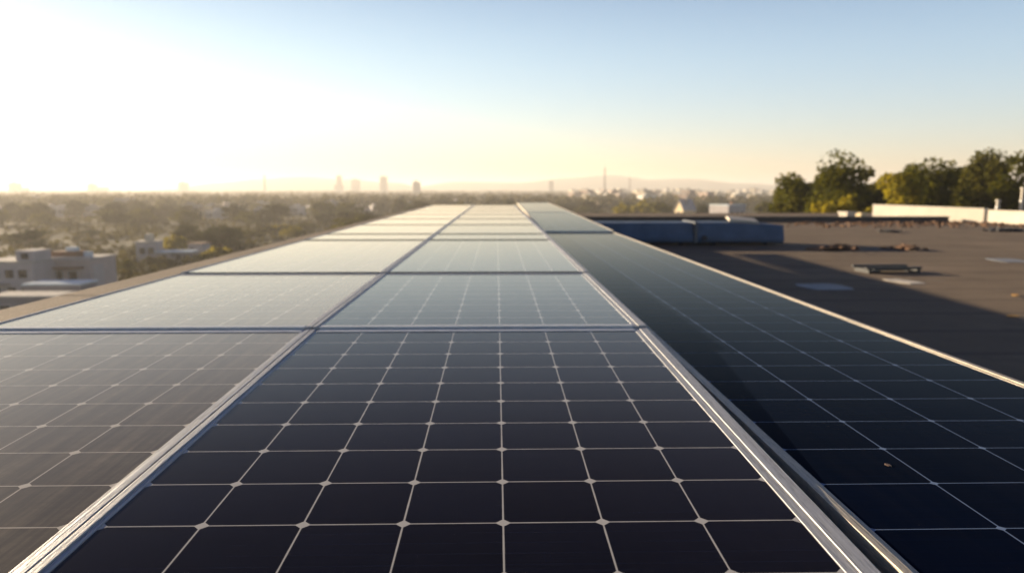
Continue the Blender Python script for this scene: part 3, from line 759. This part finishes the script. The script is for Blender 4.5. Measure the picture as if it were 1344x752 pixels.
flat_house('small grey roofed block left of the pale yellow gable', 902, 268, R(12), 5, 5, 7.2, 'stucco_grey', 'roof_flat', [(-1, 5)])

# skyline towers
def tower(label, px, ytop, Y, wpx, rz, wall, plant=True, group='towers on the hazy skyline'):
    H = hz(ytop, Y)-GZ; W = wpx/930*Y
    t = thing('tower_block', label, 'tower', (atx(px, Y), Y, GZ), rz, group)
    mb = MB(); mb.box(-W/2, W/2, 0, W*.9, 0, H, uvm=True); mb.build('wall', M[wall], t)
    mb = MB(); mb.box(-W/2-.4, W/2+.4, -.4, W*.9+.4, H+.01, H+1.0); mb.build('roof', M['roof_flat'], t)
    if plant: mb = MB(); mb.box(-W*.25, W*.1, W*.2, W*.6, H+1.01, H+4.5); mb.build('plant_room', M['roof_flat'], t)
tower('pale tower farthest left on the skyline', 23, 241.5, 2100, 11, R(5), 'wall_grey')
tower('shorter tower just right of the farthest left tower', 36, 247, 2100, 8, R(5), 'wall_grey', False)
tower('small domed-looking tower second cluster from the left', 125, 242.5, 2300, 9, R(12), 'wall_grey')
tower('low broad block beside the second skyline cluster', 137, 246.5, 2300, 11, R(0), 'wall_grey', False)
tower('lone faint tower left of the hills', 243, 240.5, 2400, 10, R(0), 'wall_grey')
tower('slim tower on the hill slope left of the broad faint tower', 447, 232, 2300, 6, R(0), 'wall_grey')
tower('low block at the foot of the slim skyline tower', 446, 243, 2250, 10, R(0), 'wall_grey', False)
tower('broad faint tower between the slim and the tall towers', 468, 236.5, 2500, 10, R(0), 'wall_grey')
tower('tall plain tower, the clearest on the skyline centre left', 505, 233, 2200, 9, R(4), 'wall_grey')
tower('bluish tower with a pale cap nearest the array end', 548, 240, 1500, 10, R(8), 'wall_grey')
tower('tiny tower above the far end of the right column', 723, 238, 2300, 6, R(0), 'wall_grey', False)
def mast(label, px, ytop, Y, w0):
    H = hz(ytop, Y)-GZ; t = thing('lattice_mast', label, 'mast', (atx(px, Y), Y, GZ))
    for sx, sy in ((-1,-1),(1,-1),(1,1),(-1,1)):
        mb = MB(); mb.tube((sx*w0, sy*w0, 0), (sx*w0*.35, sy*w0*.35, H*.93), w0*.3, w0*.22, 5); mb.build('leg', M['mast_paint'], t)
    mb = MB(); nb = 14
    for i in range(nb):
        q0, q1 = i/nb, (i+1)/nb; a0, a1 = w0*(1-.65*q0), w0*(1-.65*q1)
        for sx in (-1, 1):
            mb.tube((-a0*sx, -a0, H*.93*q0), (a1*sx, -a1, H*.93*q1), w0*.12, w0*.12, 4); mb.tube((-a0*sx, a0, H*.93*q0), (a1*sx, a1, H*.93*q1), w0*.12, w0*.12, 4)
    mb.build('bracing', M['mast_paint'], t)
    mb = MB(); mb.tube((0, 0, H*.9), (0, 0, H), w0*.22, w0*.1, 5); mb.build('antenna', M['mast_paint'], t)
    mb = MB(); mb.box(-w0*.9, w0*.9, -w0*.9, w0*.9, H*.72, H*.74); mb.box(-w0*.8, w0*.8, -w0*.8, w0*.8, H*.86, H*.88); mb.build('platform', M['mast_paint'], t)
mast('tallest slender mast on the skyline right of centre', 792.5, 218, 1500, 2.0)
mast('shorter mast right of the tallest one over the hills', 825, 231, 1700, 1.9)
mast('faint thin mast on the hill at the left', 350.5, 229, 1700, 2.2)

# city blocks
random.seed(21)
walls = ['wall_cream', 'wall_white', 'wall_pink', 'wall_grey']
WN = {'wall_cream': 'cream', 'wall_white': 'white', 'wall_pink': 'pinkish', 'wall_grey': 'grey'}
proto_b = {}
for k_ in walls[:3]:
    t = thing('apartment_block', '', 'building', (0, 0, GZ))
    mb = MB(); mb.box(-7, 7, -6, 6, 0, 18, uvm=True); mb.build('wall', M[k_], t)
    mb = MB(); mb.box(-7.2, 7.2, -6.2, 6.2, 18.01, 18.7); rf = mb.build('roof', M['roof_flat'], t)
    mb = MB(); mb.box(-3, 0, -2, 2, 18.71, 21); mb.build('stair_head', M['roof_flat'], rf)
    proto_b[k_] = t
usedb = set()
def put_block(k_, X, Y, rz, s, label, group):
    t = proto_b[k_]
    if k_ not in usedb:
        usedb.add(k_); t.location = (X, Y, GZ); t.rotation_euler = (0, 0, rz); t.scale = s; t['label'] = label; t['group'] = group; return
    dup(t, (X, Y, GZ), rz, s, label, group)
for i in range(130):                                # dense sunlit quarter right of the array
    px = random.uniform(745, 1025) if i < 90 else random.uniform(840, 1000); Y = random.uniform(600, 2000)
    k_ = random.choice(['wall_cream', 'wall_white', 'wall_pink', 'wall_cream'])
    put_block(k_, atx(px, Y), Y, R(random.uniform(12, 40)), (random.uniform(.5, 1.1), random.uniform(.6, 1.1), random.uniform(.35, .80)*(1 if Y < 1400 else 1.15)),
              f'{WN[k_]} block in the sunlit quarter beyond the duct', f'{WN[k_]} blocks of the sunlit quarter')
# flat roofed houses of the left neighbourhood, each kind once and then copied
HK = [('white', 'stucco_white', 'roof_flat', 7.5, 6.5, 4.6), ('pinkish', 'stucco_pink', 'roof_brown', 9.0, 7.0, 3.8), ('grey', 'stucco_grey', 'roof_flat', 6.5, 6.0, 6.2), ('cream', 'stucco_cream', 'roof_brown', 8.0, 6.0, 4.2)]
hp = []
for (nm, wm, rm, W_, D_, H_) in HK:
    t = flat_house('', 0, 100, 0, W_, D_, H_, wm, rm, [(-W_*.28, H_*.6), (W_*.05, H_*.6), (W_*.32, H_*.6)])
    mb = MB(); mb.box(-W_*.3, W_*.05, D_*.4, D_*.8, H_+.252, H_+1.5); mb.build('stair_head', M[wm], t)
    mb = MB(); mb.box(-W_*.42, -W_*.42+.95, -.05, -.003, .02, 2.1); mb.build('door', M['door_brown'], t)
    hp.append(t)
usedh = set()
n_h = 0
while n_h < 104:
    near_ = n_h < 26
    px = random.uniform(-30, 560) if near_ else random.uniform(-30, 740)
    Y = random.uniform(240, 520) if near_ else random.uniform(420, 1500)
    if 205 < px < 440 and Y < 330: continue
    k_ = random.choice((0, 0, 1, 2, 3)); nm = HK[k_][0]
    zone = 'between the trees of the left neighbourhood' if near_ else 'far off in the hazy city at the left'
    s_ = (random.uniform(.8, 1.5), random.uniform(.8, 1.4), random.uniform(.8, 1.3)); rz_ = R(random.uniform(-40, 40))
    lab, gr = f'{nm} flat-roofed house {zone}', f'{nm} houses {zone}'
    t = hp[k_]
    if k_ not in usedh:
        usedh.add(k_); t.location = (atx(px, Y), Y, GZ); t.rotation_euler = (0, 0, rz_); t.scale = s_; t['label'] = lab; t['group'] = gr
    else: dup(t, (atx(px, Y), Y, GZ), rz_, s_, lab, gr)
    n_h += 1

# ------------------------------------------------------------------ haze
hm = bpy.data.materials.new('haze_air'); hm.use_nodes = True; t = hm.node_tree
for n_ in list(t.nodes):
    if n_.type == 'BSDF_PRINCIPLED': t.nodes.remove(n_)
pv = N(t, 'ShaderNodeVolumePrincipled'); pv.inputs['Color'].default_value = (.93, .90, .86, 1)
pv.inputs['Density'].default_value = .00032; pv.inputs['Anisotropy'].default_value = .3
t.links.new(pv.outputs[0], t.nodes['Material Output'].inputs['Volume'])
mb = MB(); mb.box(-15000, 15000, -15000, 15000, GZ-1.5, 86)
tag(mb.build('haze', hm), kind='stuff')
